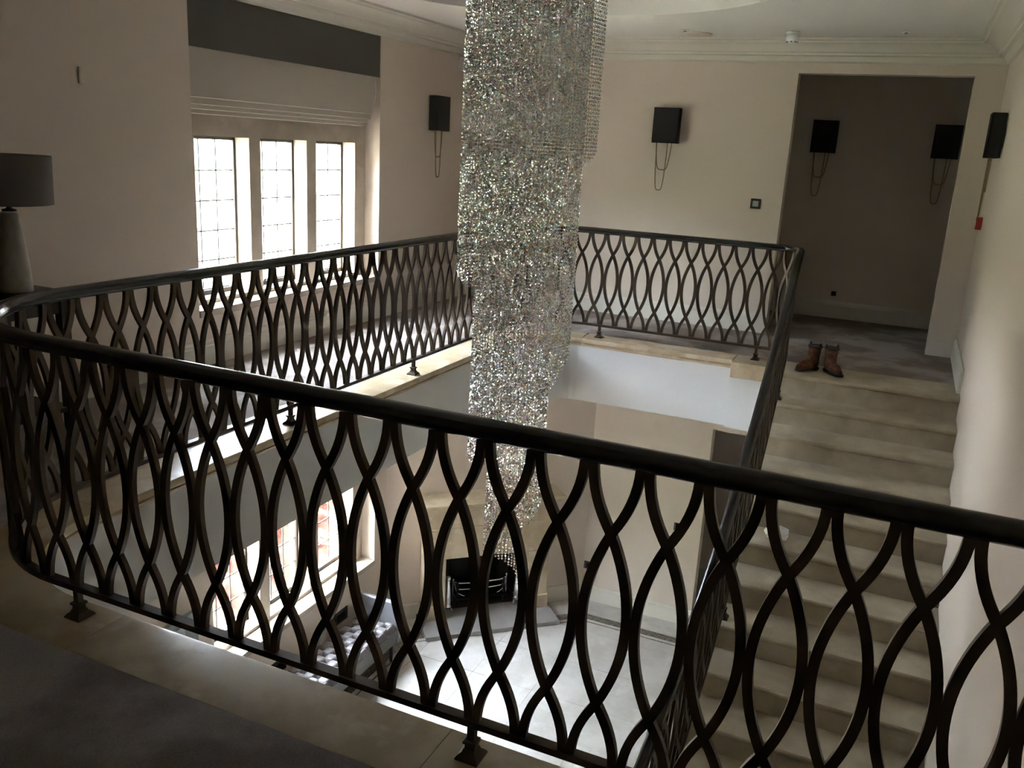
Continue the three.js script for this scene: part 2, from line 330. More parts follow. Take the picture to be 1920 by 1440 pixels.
{ // cornice: stepped cove profile [out from the wall, down from the ceiling]
  const prof = [[0, 0], [0.25, 0], [0.25, -0.018], [0.225, -0.022], [0.215, -0.036], [0.17, -0.045], [0.125, -0.07], [0.105, -0.10], [0.09, -0.104], [0.085, -0.125], [0.055, -0.13], [0.03, -0.15], [0.022, -0.168], [0, -0.18]];
  const run = (name, a, b, label) => struct(name, sweep([V(...a), V(...b)], prof, { crease: 0.5 }), M.trim, label, 'cornice');
  run('trim_2', [XL, CEIL, ZN], [XL, CEIL, ZB], 'plaster cornice above the window wall');
  run('trim_3', [XL, CEIL, ZB], [XR, CEIL, ZB], 'plaster cornice above the back wall');
  run('trim_4', [XR, CEIL, ZB], [XR, CEIL, ZN], 'stepped plaster cornice above the stair wall');
}
{ // skirtings
  const prof = [[0, 0], [0.024, 0], [0.024, 0.135], [0.019, 0.145], [0.019, 0.158], [0.010, 0.172], [0.008, 0.18], [0, 0.18]];
  const run = (name, list, label, m = M.trim) => struct(name, merge(list.map(([a, b]) => sweep([V(...a), V(...b)], prof, { crease: 0.4 }))), m, label, 'skirting');
  run('baseboard_back', [[[XL, U, ZB], [DU[0], U, ZB]], [[DU[1], U, ZB], [XR, U, ZB]]], 'deep cream skirting along the upper back wall');
  run('baseboard_left', [[[XL, U, ZN], [XL, U, ZB]]], 'cream skirting below the upper window');
  run('baseboard_right', [[[XR, U, ZB], [XR, U, -7.1]]], 'short cream skirting beside the top step');
  run('baseboard_corridor', [[[-4.35, U, -9.9], [5, U, -9.9]]], 'skirting along the unlit corridor');
  run('baseboard_hall_back', [[[-2.72, 0, ZB], [DG[0], 0, ZB]]], 'cream skirting along the hall floor');
  run('baseboard_hall_left', [[[XL, 0, ZN], [XL, 0, -6.98]]], 'cream skirting under the hall window');
}

// ---------------------------------------------------------------- windows
function makeWindow(n, y0, y1, top, label) {
  const X1 = XL - 0.15, X2 = XL - 0.38, lights = [[-5.26, -4.71], [-5.94, -5.385], [-6.62, -6.065]];
  const root = struct(`window_${n}`, slab(rect(WZ0, WZ1, y0 - 0.05, top), lights.map(([a, b]) => rect(a, b, y0 + 0.03, y1)), X2, X1, 'x'), M.windowStone, label, 'window');
  obj('window_sill', rbox(X1, XL + 0.012, y0 - 0.05, y0, WZ0 + 0.001, WZ1 - 0.001, 0.006), M.windowStone, root);
  const XG = XL - 0.30, rows = Math.round((y1 - y0 - 0.1) / 0.215);
  for (const [a, b] of lights) {
    const f = 0.022, ya = y0 + 0.03, frame = obj('casement', [box(XG - 0.02, XG + 0.02, ya, ya + f + 0.012, a, b), box(XG - 0.02, XG + 0.02, y1 - f, y1, a, b), box(XG - 0.02, XG + 0.02, ya, y1, a, a + f), box(XG - 0.02, XG + 0.02, ya, y1, b - f, b)], M.frameMetal, root);
    const za = a + f, zb = b - f, yb = ya + f + 0.012, yt = y1 - f, w = (zb - za) / 3, h = (yt - yb) / rows;
    for (let i = 0; i < 3; i++) for (let j = 0; j < rows; j++) obj('pane', box(XG - 0.0015, XG + 0.0015, yb + j * h + 0.003, yb + (j + 1) * h - 0.003, za + i * w + 0.003, za + (i + 1) * w - 0.003), M.glass, frame);
    for (let i = 1; i < 3; i++) obj('lead_bar', box(XG - 0.005, XG + 0.005, yb, yt, za + i * w - 0.0045, za + i * w + 0.0045), M.lead, frame);
    for (let j = 1; j < rows; j++) obj('lead_bar', box(XG - 0.005, XG + 0.005, yb + j * h - 0.0045, yb + j * h + 0.0045, za, zb), M.lead, frame);
    const hd = obj('window_stay', [rod([XG + 0.03, ya + 0.045, a + 0.12], [XG + 0.035, ya + 0.045, a + 0.40], 0.006), at(new THREE.SphereGeometry(0.011, 10, 8), XG + 0.035, ya + 0.045, a + 0.40), rod([XG, ya + 0.04, a + 0.16], [XG + 0.03, ya + 0.045, a + 0.16], 0.005)], M.frameMetal, frame);
  }
  return root;
}
makeWindow(1, SILL, U + 1.55, U + 2.44, 'bright upper three-light stone mullioned window under a blind');
makeWindow(2, SILLG, U - 1.0, LOW - 0.02, 'hall three-light stone mullioned window with leaded panes');
{ // blind
  const b = thing('roman_blind', 'taupe roman blind gathered above the upper window', 'blind', [XL - 0.02, U, 0]);
  const za = -6.705, zb = WZ1 - 0.012;
  const sheet = (x, y0, y1, w) => rbox(x - 0.012, x, y0, y1, za + w, zb - w * 0.2, 0.006, 3);
  obj('panel', sheet(-0.005, 1.795, 2.42, 0), M.blind, b);
  obj('fold', sheet(-0.020, 1.752, 1.90, 0.006), M.blind, b);
  obj('fold', sheet(-0.036, 1.722, 1.90, 0.030), M.blind, b);
  obj('fold', sheet(-0.052, 1.692, 1.90, 0.065), M.blind, b);
  obj('cord', tube([[0.004, 2.12, -6.715], [0.006, 2.05, -6.722], [0.004, 1.98, -6.735], [0.0, 1.93, -6.73], [-0.005, 1.88, -6.722]], 0.003, 16, 6), M.cord, b);
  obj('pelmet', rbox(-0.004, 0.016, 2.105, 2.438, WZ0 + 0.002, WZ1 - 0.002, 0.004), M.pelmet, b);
}

// ---------------------------------------------------------------- balustrade
const slope = RI / GO;
{
  const RL = -3.04, RN = -1.83, RB = -7.27, r = 0.6, rc = 0.2, cx = RL + r;
  const stairX = (z) => z < -5 ? -0.69 - 0.0105 * (z + 5) ** 2 : -0.69 - 0.034 * (z + 5) ** 2;
  const XC = stairX(RB + rc);
  const raw = [];
  const line = (a, b, n) => { for (let i = 0; i < n; i++) raw.push([lerp(a[0], b[0], i / n), lerp(a[1], b[1], i / n)]); };
  line([XR, RN], [cx, RN], 30);
  raw.push(...arc(cx, RN - r, r, Math.PI / 2, Math.PI, 18).slice(0, -1));
  line([RL, RN - r], [RL, RB + r], 40);
  raw.push(...arc(cx, RB + r, r, Math.PI, Math.PI * 1.5, 18).slice(0, -1));
  line([cx, RB], [XC - rc, RB], 14);
  raw.push(...arc(XC - rc, RB + rc, rc, Math.PI * 1.5, Math.PI * 2, 10).slice(0, -1));
  const zEnd = -2.25;
  for (let i = 0; i <= 80; i++) { const z = lerp(RB + rc, zEnd, i / 80); raw.push([stairX(z), z]); }
  const zs = -7.0;                                                   // where the stair slope starts
  const lift = (x, z, n) => n < raw.length - 81 ? 0 : -slope * 0.5 * ((z - zs) + Math.sqrt((z - zs) ** 2 + 0.004));
  const P = raw.map(([x, z], i) => V(x, lift(x, z, i), z));
  const S = [0]; for (let i = 1; i < P.length; i++) S.push(S[i - 1] + Math.hypot(P[i].x - P[i - 1].x, P[i].z - P[i - 1].z));
  const total = S[S.length - 1];
  const along = (s) => { let i = 1; while (i < S.length - 1 && S[i] < s) i++; const t = (s - S[i - 1]) / (S[i] - S[i - 1]); return P[i - 1].clone().lerp(P[i], t); };
  const sNear = (x) => XR - x, sLeft = (z) => (XR - cx) + r * Math.PI / 2 + (RN - r - z), sBack = (x) => sLeft(RB + r) + r * Math.PI / 2 + (x - cx);
  const sStair = (z) => { let i = P.length - 81; while (i < P.length - 1 && P[i].z < z) i++; return S[i - 1] + (z - P[i - 1].z) / (P[i].z - P[i - 1].z) * (S[i] - S[i - 1]); };
  // joints where neighbouring balusters touch
  const J = [];
  for (let k = 10; k >= -11; k--) J.push(sNear(-0.858 + 0.134 * k));
  const fill = (to, n) => { const a = J[J.length - 1]; for (let k = 1; k <= n; k++) J.push(lerp(a, to, k / n)); };
  fill(sLeft(-2.619), 9); fill(sLeft(-6.577), 29); fill(sBack(-2.357), 8); fill(sBack(-0.994), 10); fill(sStair(-7.0), 4);
  const firstStair = J.length - 1;
  fill(sStair(-2.27), 34);
  const root = thing('balustrade', 'dark bronze balustrade of interlaced oval bars around the landing and down the stairs', 'balustrade', [0, U, 0]);
  const ell = (a, b, n = 18) => Array.from({ length: n }, (_, i) => [a * Math.cos(i / n * 2 * Math.PI), b * Math.sin(i / n * 2 * Math.PI)]);
  const offset = (dy) => P.map((p) => V(p.x, p.y + dy, p.z));
  obj('handrail', sweep(offset(0.932), ell(0.034, 0.027), { crease: 1.2 }), M.handrail, root);
  obj('bottom_rail', sweep(offset(0.11), [[-0.016, -0.010], [0.016, -0.010], [0.016, 0.010], [-0.016, 0.010]], { crease: 0.3 }), M.bronze, root);
  // one wavy bar, swung about the middle of its unit
  const keys = [[0.912, 0], [0.737, Math.PI / 2], [0.508, Math.PI], [0.281, Math.PI * 1.5], [0.112, Math.PI * 2]];
  function bar(sign, shear, p0 = 0.1365, w = 0.0235, d = 0.017, n = 36) {
    const a = p0 / 2 - w / 2 + 0.0008, pts = [];
    for (let i = 0; i <= n; i++) { const y = lerp(keys[0][0], keys[4][0], i / n); let k = 0; while (k < 3 && y < keys[k + 1][0]) k++; const ph = lerp(keys[k][1], keys[k + 1][1], (y - keys[k][0]) / (keys[k + 1][0] - keys[k][0])); const f = ph / Math.PI, m = Math.round(f), e = Math.abs(f - m) * 2; pts.push([sign * a * (m % 2 ? -1 : 1) * (1 - e * e), y]); }
    const pos = [], idx = [];
    const rings = pts.map((p, i) => { const q = pts[Math.max(0, i - 1)], s = pts[Math.min(n, i + 1)]; const tx = s[0] - q[0], ty = s[1] - q[1], l = Math.hypot(tx, ty); const nx = -ty / l * w / 2, ny = tx / l * w / 2; return [[p[0] + nx, p[1] + ny, d / 2], [p[0] - nx, p[1] - ny, d / 2], [p[0] - nx, p[1] - ny, -d / 2], [p[0] + nx, p[1] + ny, -d / 2]].map(([x, y, z]) => [x, y - shear * x, z]); });
    for (let k = 0; k < 4; k++) { const b0 = pos.length / 3; rings.forEach((q) => { pos.push(...q[k], ...q[(k + 1) % 4]); }); for (let i = 0; i < n; i++) { const a0 = b0 + i * 2; idx.push(a0, a0 + 2, a0 + 1, a0 + 1, a0 + 2, a0 + 3); } }
    const g = new THREE.BufferGeometry(); g.setAttribute('position', new THREE.Float32BufferAttribute(pos, 3)); g.setIndex(idx); g.computeVertexNormals();
    return g;
  }
  const bars = { level: [bar(1, 0), bar(-1, 0)], stair: [bar(1, slope), bar(-1, slope)] };
  for (let j = 0; j < J.length - 1; j++) {
    const mid = (J[j] + J[j + 1]) / 2, p = along(mid), q = along(mid + 0.02), w = J[j + 1] - J[j];
    for (const g of j >= firstStair ? bars.stair : bars.level) {
      const o = obj('baluster', g, M.bronze, root);
      o.position.copy(p); o.scale.x = w / 0.1365; o.rotation.y = Math.atan2(-(q.z - p.z), q.x - p.x);
    }
  }
  // short posts with stepped feet
  const footGeo = merge([rbox(-0.011, 0.011, 0.05, 0.105, -0.011, 0.011, 0.002), rbox(-0.02, 0.02, 0.044, 0.054, -0.02, 0.02, 0.003), rbox(-0.0155, 0.0155, 0.022, 0.046, -0.0155, 0.0155, 0.004), toCreasedNormals(lathe([[0.002, 0.03], [0.024, 0.028], [0.027, 0.02], [0.04, 0.012], [0.048, 0.004], [0.048, 0], [0.002, 0]], 4).rotateY(Math.PI / 4), 0.3)]);
  const foot = (s, lower = 0) => { lower -= 0.0015; const p = along(s), q = along(s + 0.02), o = obj('foot_post', footGeo, M.bronze, root); o.position.copy(p); o.rotation.y = Math.atan2(-(q.z - p.z), q.x - p.x); { o.scale.y = (0.105 + lower) / 0.105; o.position.y -= lower; } };
  for (const s of [sNear(-0.858), sNear(-2.332), sLeft(-3.847), sLeft(-5.212), sBack(-2.357), sBack(-0.994)]) foot(s);
  for (const k of [1, 7, 12, 16]) { const z = Z0 + GO * k - 0.10, p = along(sStair(z)); foot(sStair(z), p.y + RI * k); }
}

// ---------------------------------------------------------------- stairs
{
  const root = thing('staircase', 'broad flight of worn cream stone stairs beside the pale wall', 'stairs', [0, U, 0]);
  const prof = (back) => [[-back, 0], [-0.018, 0], [-0.006, -0.004], [0, -0.014], [-0.001, -0.028], [-0.010, -0.038], [-0.024, -0.041], [-0.026, -RI - 0.0], [-back, -RI - 0.0]];
  const left = (z) => (z < -5 ? -0.69 - 0.0105 * (z + 5) ** 2 : -0.69 - 0.034 * (z + 5) ** 2) - 0.10;
  const step = (z, y, back, x0) => { const g = slab(prof(back).map(([a, b]) => [z + a, y + b]), [], x0, XR - 0.001, 'x'); return boxUV(toCreasedNormals(g, 0.5), R() * 3, 0, R() * 3); };
  obj('top_step', step(Z0, 0, 0.44, -0.855), M.step, root);
  obj('landing_fascia', [box(-1.152, -0.80, LOW - U, -0.131, -7.394, -7.11), box(-0.80, XR - 0.001, LOW - U, -RI - 0.001, -7.394, -6.99)], M.white, root);
  obj('landing_block', boxUV(rbox(-1.153, -0.857, -0.13, 0, -7.39, -7.075, 0.008)), M.kerb, root);
  for (let k = 1; k <= 18; k++) obj('step', step(Z0 + GO * k, -RI * k, GO + 0.024, left(Z0 + GO * k)), M.step, root);
  const a = Z0 - 0.0, b = Z0 + GO * 17, dy = RI;
  obj('soffit', slab([[a - 0.02, -dy - 0.001], [b - 0.1, -dy * 18 - 0.001], [b - 0.1, -U + 0.001], [b - 0.35, -U + 0.001], [a - 0.02, -dy - 0.36]], [], -0.74, XR - 0.001, 'x'), M.white, root);
}

// ---------------------------------------------------------------- chandelier
{
  const cx = -1.92, cz = -4.47, top = U + 2.90;
  const root = thing('crystal_chandelier', 'tall spiral chandelier of hanging crystal strands in the stair well', 'chandelier', [cx, 0, cz]);
  obj('ceiling_plate', at(lathe([[0, 0.04], [0.36, 0.04], [0.40, 0.02], [0.40, 0], [0, 0]], 48), 0, top, 0), M.chrome, root);
  // spiral: turns, radius and lower end of each strand
  const N = 210, turns = 3.0, strands = [];
  let th = 0;
  const keyR = [[0, 0.372], [0.5, 0.364], [0.75, 0.325], [1, 0.27], [1.5, 0.262], [1.75, 0.215], [2, 0.168], [2.5, 0.138], [2.75, 0.10], [3, 0.066]];
  const keyY = [[0, 1.57], [0.5, 0.80], [1, 0.40], [1.5, -0.28], [2, -0.50], [2.5, -0.85], [3, -1.05]];
  const pick = (K, t) => { let i = 0; while (i < K.length - 2 && t > K[i + 1][0]) i++; return lerp(K[i][1], K[i + 1][1], (t - K[i][0]) / (K[i + 1][0] - K[i][0])); };
  let len = 0; for (let i = 0; i < 2000; i++) len += pick(keyR, i / 2000 * turns) * 2 * Math.PI * turns / 2000;
  const gap = len / N;
  for (let i = 0, t = 0; i < N; i++) { strands.push([t * 2 * Math.PI, pick(keyR, t), pick(keyY, t)]); t += gap / (pick(keyR, t) * 2 * Math.PI); if (t > turns) t = turns; }
  const pitch = 0.0185, rad = 0.0070, half = 0.0084, sides = 6;
  const flashHues = [[1, 1, 1], [1, 1, 1], [1, 1, 1], [1, 0.97, 0.93], [0.93, 0.96, 1], [1, 0.78, 0.40], [0.48, 0.72, 1], [0.6, 1, 0.72], [1, 0.55, 0.40], [0.72, 0.58, 1]];  // the strong tints paint rainbow flashes onto facets
  for (const [a, r, low] of strands) {
    const n = Math.floor((top - (U + low)) / pitch), lists = [[[], []], [[], []]];   // clear beads, mirror beads that imitate sparkle: positions, colours
    const face = (to, vs, y, share) => { // one cut facet: some are tinted to paint in the rainbow of dispersion
      const h = flashHues[R() > share ? 0 : 5 + Math.floor(R() * 5)];
      for (const v of vs) { to[0].push(v[0], v[1] + y, v[2]); to[1].push(h[0], h[1], h[2]); }
    };
    for (let k = 0; k < n; k++) {
      const glintBead = R() < 0.46, to = lists[glintBead ? 1 : 0], share = glintBead ? 0.55 : 0.2;
      const y = top - (k + 0.5) * pitch, yaw = R() * 6.283, tilt = (R() - 0.5) * 0.5, tz = (R() - 0.5) * 0.5;
      const pt = (i, e) => { const b = yaw + i / sides * 2 * Math.PI, x = Math.cos(b) * rad, z = Math.sin(b) * rad; return [x, e + x * tilt + z * tz, z]; };
      const A = [0, half, 0], B = [0, -half, 0], e = half * 0.22;
      for (let i = 0; i < sides; i++) {
        const p = pt(i, e), q = pt(i + 1, e), r0 = pt(i, -e), r1 = pt(i + 1, -e);
        face(to, [A, q, p], y, share); face(to, [p, q, r0, r0, q, r1], y, share); face(to, [B, r0, r1], y, share);
      }
    }
    const g = new THREE.BufferGeometry(), c0 = lists[0][0].length / 3, c1 = lists[1][0].length / 3;
    g.setAttribute('position', new THREE.Float32BufferAttribute([...lists[0][0], ...lists[1][0]], 3)); g.setAttribute('color', new THREE.Float32BufferAttribute([...lists[0][1], ...lists[1][1]], 3)); g.computeVertexNormals();
    g.addGroup(0, c0, 0); g.addGroup(c0, c1, 1);
    const s = obj('crystal_strand', g, [M.crystal, M.crystalGlint], root);
    s.position.set(r * Math.cos(a), 0, r * Math.sin(a));
  }
}

// ---------------------------------------------------------------- wall lights
function sconce(label, [x, y, z], turn, group) {
  const t = thing('wall_sconce', label, 'wall light', [x, y, z], turn, group);
  obj('shade', toCreasedNormals(merge([rbox(-0.122, 0.122, 0, 0.32, 0.098, 0.11, 0.003), rbox(-0.122, -0.112, 0, 0.32, 0.012, 0.11, 0.003), rbox(0.112, 0.122, 0, 0.32, 0.012, 0.11, 0.003), box(-0.112, 0.112, 0.15, 0.16, 0.012, 0.1)]), 0.4), M.shadeBlack, t);
  obj('back_plate', rbox(-0.05, 0.05, 0.08, 0.24, 0.001, 0.014, 0.003), M.brass, t);
  const loop = (x0, x1, y1, zz) => { const pts = []; for (let i = 0; i <= 20; i++) { const u = i / 20 * 2 - 1; pts.push(V(lerp(x0, x1, (u + 1) / 2) , y1 * (1 - Math.pow(Math.abs(u), 5)) + 0.01, zz)); } return pts; };
  const beads = (pts) => { const c = new THREE.CatmullRomCurve3(pts), n = Math.floor(c.getLength() / 0.009), list = []; for (let i = 0; i <= n; i++) { const p = c.getPointAt(i / n); list.push(at(new THREE.OctahedronGeometry(0.0068, 0), p.x, p.y, p.z)); } return list; };
  obj('chain', beads(loop(-0.085, 0.062, -0.255, 0.06)), M.brass, t);
  obj('chain', beads(loop(-0.078, 0.028, -0.445, 0.07)), M.brass, t);
  return t;
}
sconce('black wall light with hanging chains on the window wall beside the blind', [XL, U + 1.70, -7.735], Math.PI / 2);
sconce('black wall light with hanging chains on the beige back wall', [-2.235, U + 1.70, ZB], 0);
sconce('black wall light with chains on the stair wall above the red call point', [XR, U + 1.70, -7.61], -Math.PI / 2);
sconce('black wall light in the dark corridor, nearer the light switch', [-0.94, U + 1.70, -9.9], 0);
sconce('black wall light in the dark corridor, nearer the stair wall', [0.20, U + 1.70, -9.9], 0);

// ---------------------------------------------------------------- small fittings
function plate(name, label, cat, pos, turn, w, h, m, inner) {
  const t = thing(name, label, cat, pos, turn);
  obj('plate', rbox(-w / 2, w / 2, -h / 2, h / 2, 0, 0.01, 0.003), m, t);
  if (inner) obj('rocker', rbox(-w * 0.28, w * 0.28, -h * 0.28, h * 0.28, 0.009, 0.014, 0.002), inner, t);
  return t;
}
plate('light_switch', 'dark square light switch with pale rocker beside the upper doorway', 'switch', [-1.338, U + 1.20, ZB], 0, 0.092, 0.092, M.frameMetal, M.panelPale);
plate('light_switch', 'dark switch on the hall wall near the lower doorway', 'switch', [-1.72, U - 2.157, ZB], 0, 0.088, 0.088, M.frameMetal, M.frameMetal);
plate('wall_socket', 'dark socket low on the hall wall beside the chimney corner', 'socket', [-2.655, U - 2.84, ZB], 0, 0.11, 0.09, M.frameMetal, M.blackMetal);
plate('wall_socket', 'dark double socket behind the bench, nearer the fireplace', 'socket', [XL, U - 2.80, -6.2], Math.PI / 2, 0.22, 0.13, M.frameMetal, M.blackMetal);
plate('wall_socket', 'dark double socket under the window, further from the fireplace', 'socket', [XL, U - 2.82, -5.28], Math.PI / 2, 0.22, 0.13, M.frameMetal, M.blackMetal);
plate('wall_socket', 'small dark socket low in the dark corridor', 'socket', [-0.63, U + 0.26, -9.9], 0, 0.05, 0.05, M.blackMetal);
plate('picture_hook', 'small pale hook on the bare wall above the lamp', 'hook', [XL, U + 1.85, -3.7], Math.PI / 2, 0.02, 0.09, M.wall);
{
  const t = thing('motion_sensor', 'white motion sensor high beside the cornice', 'sensor', [XL, U + 2.365, -8.24], Math.PI / 2);
  obj('housing', rbox(-0.04, 0.04, -0.065, 0.065, 0, 0.055, 0.012, 3), M.plastic, t);
  obj('lens', rbox(-0.025, 0.025, -0.045, 0.005, 0.05, 0.06, 0.005), M.panelPale, t);
}
{
  const t = thing('fire_call_point', 'red fire call point on the stair wall', 'call point', [XR, U + 1.19, -8.2], -Math.PI / 2);
  obj('housing', rbox(-0.045, 0.045, -0.05, 0.05, 0, 0.045, 0.006, 3), M.red, t);
  obj('window_panel', rbox(-0.028, 0.028, -0.022, 0.022, 0.04, 0.048, 0.003), M.plastic, t);
}
{
  const t = thing('smoke_detector', 'white domed smoke detector on the ceiling near the doorway', 'detector', [-1.115, CEIL, -7.9]);
  obj('base', at(lathe([[0, 0], [0.055, 0], [0.058, -0.012], [0.05, -0.022], [0, -0.022]], 32), 0, 0, 0), M.plastic, t);
  obj('dome', lathe([[0, -0.022], [0.046, -0.022], [0.05, -0.06], [0.046, -0.078], [0.03, -0.09], [0, -0.094]], 32), M.plastic, t);
  for (let i = 0; i < 8; i++) { const a = i / 8 * 6.283; obj('vent', at(rbox(-0.006, 0.006, -0.005, 0.005, -0.003, 0.003, 0.001), 0, 0, 0).rotateY(-a + Math.PI / 2).translate(Math.cos(a) * 0.043, -0.080, Math.sin(a) * 0.043), M.soot, t); }
  const s = thing('ceiling_speaker', 'flush round ceiling speaker above the back landing', 'speaker', [-1.93, CEIL, -8.03]);
  obj('grille', lathe([[0, -0.014], [0.10, -0.014], [0.122, -0.010], [0.125, 0], [0, 0]], 40), M.wall, s);
  obj('rim', new THREE.TorusGeometry(0.122, 0.004, 8, 48).rotateX(Math.PI / 2).translate(0, -0.003, 0), M.trim, s);
  for (const [x, z, w] of [[-1.98, -7.78, 'beside the round speaker'], [-0.26, -7.9, 'near the stair wall']]) {
    const d = thing('sprinkler_head', `tiny pale sprinkler head in the ceiling ${w}`, 'sprinkler', [x, CEIL, z]);
    obj('rosette', lathe([[0, -0.005], [0.03, -0.005], [0.034, 0], [0, 0]], 24), M.plastic, d);
    obj('head', lathe([[0, -0.016], [0.014, -0.016], [0.012, -0.005], [0, -0.005]], 16), M.chrome, d);
  }
}

// ---------------------------------------------------------------- lamp on its console table
{
  const t = thing('console_table', 'dark wooden console table against the window wall', 'table', [-4.1, U, -2.55]);
  const H = 0.77;
  obj('table_top', rbox(-0.235, 0.29, H - 0.035, H, -0.56, 0.75, 0.006), M.wood, t);
  for (const [x, z] of [[-0.2, -0.52], [0.25, -0.52], [-0.2, 0.71], [0.25, 0.71]]) obj('leg', rbox(x - 0.025, x + 0.025, 0, H - 0.035, z - 0.025, z + 0.025, 0.003), M.wood, t);
  obj('apron', [box(-0.2, 0.25, H - 0.11, H - 0.035, -0.53, -0.51), box(0.24, 0.26, H - 0.11, H - 0.035, -0.5, 0.69)], M.wood, t);
  obj('lower_shelf', rbox(-0.21, 0.26, 0.14, 0.165, -0.54, 0.73, 0.004), M.wood, t);
  const l = thing('table_lamp', 'table lamp with grey drum shade and pale tapered base', 'lamp', [-3.985, U + H, -2.93]);
  obj('lamp_base', lathe([[0, 0], [0.072, 0], [0.076, 0.006], [0.075, 0.02], [0.071, 0.10], [0.061, 0.21], [0.048, 0.33], [0.039, 0.385], [0.033, 0.395], [0, 0.395]], 40), M.ceramic, l);
  obj('collar', lathe([[0, 0.395], [0.032, 0.395], [0.032, 0.402], [0.012, 0.408], [0.010, 0.47], [0, 0.47]], 24), M.frameMetal, l);
  obj('lamp_shade', lathe([[0.198, 0.43], [0.203, 0.66], [0.199, 0.66], [0.194, 0.43], [0.198, 0.43]], 56), M.lampShade, l);
  obj('shade_ring', [rod([-0.196, 0.46, 0], [0.196, 0.46, 0], 0.003), rod([0, 0.46, -0.196], [0, 0.46, 0.196], 0.003)], M.frameMetal, l);
}

// ---------------------------------------------------------------- boots on the landing, wrapping on the stairs
function boot(label, pos, turn) {
  const t = thing('ankle_boot', label, 'boot', pos, turn, 'pair of tan boots on the top step');
  // the toe points along +x; body as one smooth skin
  const n = 44, mc = new MarchingCubes(n, M.suede, false, false, 60000), sz = 0.19, cxx = 0.055, cy = 0.135;
  const smin = (a, b, k) => { const h = clamp(0.5 + 0.5 * (b - a) / k, 0, 1); return lerp(b, a, h) - k * h * (1 - h); };
  const cap = (p, a, b, ra, rb) => { const ab = [b[0] - a[0], b[1] - a[1], b[2] - a[2]], ap = [p[0] - a[0], p[1] - a[1], p[2] - a[2]]; const h = clamp((ap[0] * ab[0] + ap[1] * ab[1] + ap[2] * ab[2]) / (ab[0] ** 2 + ab[1] ** 2 + ab[2] ** 2), 0, 1); return Math.hypot(ap[0] - ab[0] * h, ap[1] - ab[1] * h, ap[2] - ab[2] * h) - lerp(ra, rb, h); };
  for (let k = 0; k < n; k++) for (let j = 0; j < n; j++) for (let i = 0; i < n; i++) {
    const q = (v) => (v - n / 2) / (n / 2) * sz;
    const x = q(i) + cxx, y = q(j) + cy, z = q(k);
    const p = [x, y, z * 1.12];
    let d = cap(p, [-0.008, 0.10, 0], [-0.018, 0.30, 0], 0.053, 0.066);
    d = smin(d, cap(p, [-0.02, 0.055, 0], [0.10, 0.052, 0], 0.043, 0.045), 0.04);
    d = smin(d, cap(p, [0.09, 0.048, 0], [0.172, 0.040, 0.004], 0.044, 0.034), 0.03);
    d = Math.max(d, 0.016 - y, y - 0.222 - x * 0.06);
    mc.field[k * n * n + j * n + i] = -d;
  }
  mc.isolation = 0; mc.update();
  const c = mc.count ?? mc.geometry.drawRange.count;
  const g = new THREE.BufferGeometry();
  g.setAttribute('position', new THREE.BufferAttribute(mc.positionArray.slice(0, c * 3).map((v, i) => v * sz + [cxx, cy, 0][i % 3]), 3));
  let gg = mergeVertices(g, 1e-5); gg.computeVertexNormals();
  gg = boxUV(toCreasedNormals(gg, 0.7));
  obj('upper', gg, M.suede, t);
  const out = new THREE.Shape(); out.moveTo(-0.072, 0); out.bezierCurveTo(-0.075, 0.045, -0.02, 0.045, 0.03, 0.036); out.bezierCurveTo(0.08, 0.046, 0.13, 0.052, 0.17, 0.042); out.bezierCurveTo(0.222, 0.03, 0.222, -0.03, 0.17, -0.04); out.bezierCurveTo(0.13, -0.05, 0.08, -0.046, 0.03, -0.036); out.bezierCurveTo(-0.02, -0.045, -0.075, -0.045, -0.072, 0);
  const sole = new THREE.ExtrudeGeometry(out, { depth: 0.012, bevelEnabled: true, bevelSize: 0.003, bevelThickness: 0.003, bevelSegments: 2, curveSegments: 10 }); sole.rotateX(-Math.PI / 2); sole.translate(0, 0.010, 0);
  obj('sole', sole, M.rubber, t);
  obj('heel', lathe([[0, 0], [0.04, 0], [0.041, 0.018], [0, 0.018]], 24).scale(0.95, 1, 0.9).translate(-0.03, 0, 0), M.rubber, t);
  obj('top_band', new THREE.TorusGeometry(0.064, 0.006, 8, 36).rotateX(Math.PI / 2).scale(1, 1.6, 0.9).translate(-0.015, 0.219, 0), M.rubber, t);
  for (const s of [-1, 1]) obj('pull_tab', tube([[-0.015 + s * 0.005, 0.21, s * 0.052], [-0.015, 0.245, s * 0.056], [-0.015 - s * 0.004, 0.25, s * 0.05], [-0.015, 0.21, s * 0.048]], 0.007, 14, 6), M.rubber, t);
  t.scale.setScalar(0.88);
  return t;
}
boot('tan suede ankle boot with toe turned towards the balustrade', [-0.540, U, -7.20], -2.12);
boot('tan suede ankle boot with toe turned towards the stair wall', [-0.402, U, -7.20], -1.02);
{ // crumpled clear wrapping
  const g = new THREE.IcosahedronGeometry(0.068, 3), p = g.attributes.position, q = fbm(301, 4, 4), w = V();
  for (let i = 0; i < p.count; i++) { w.fromBufferAttribute(p, i); const k = 0.55 + 0.9 * q(Math.atan2(w.z, w.x) / 6.283 + 0.5, w.y * 4 + 0.5); w.multiplyScalar(k); p.setXYZ(i, w.x * 1.3, w.y * 0.8, w.z); }
  g.computeVertexNormals(); g.computeBoundingBox();
  const k = 5, o = obj('plastic_wrapping', g, M.film);
  tag(o, 'crumpled clear plastic wrapping lying on a stone step', 'wrapping');
  o.position.set(-0.49, U - RI * k - g.boundingBox.min.y, Z0 + GO * k - 0.12);
}

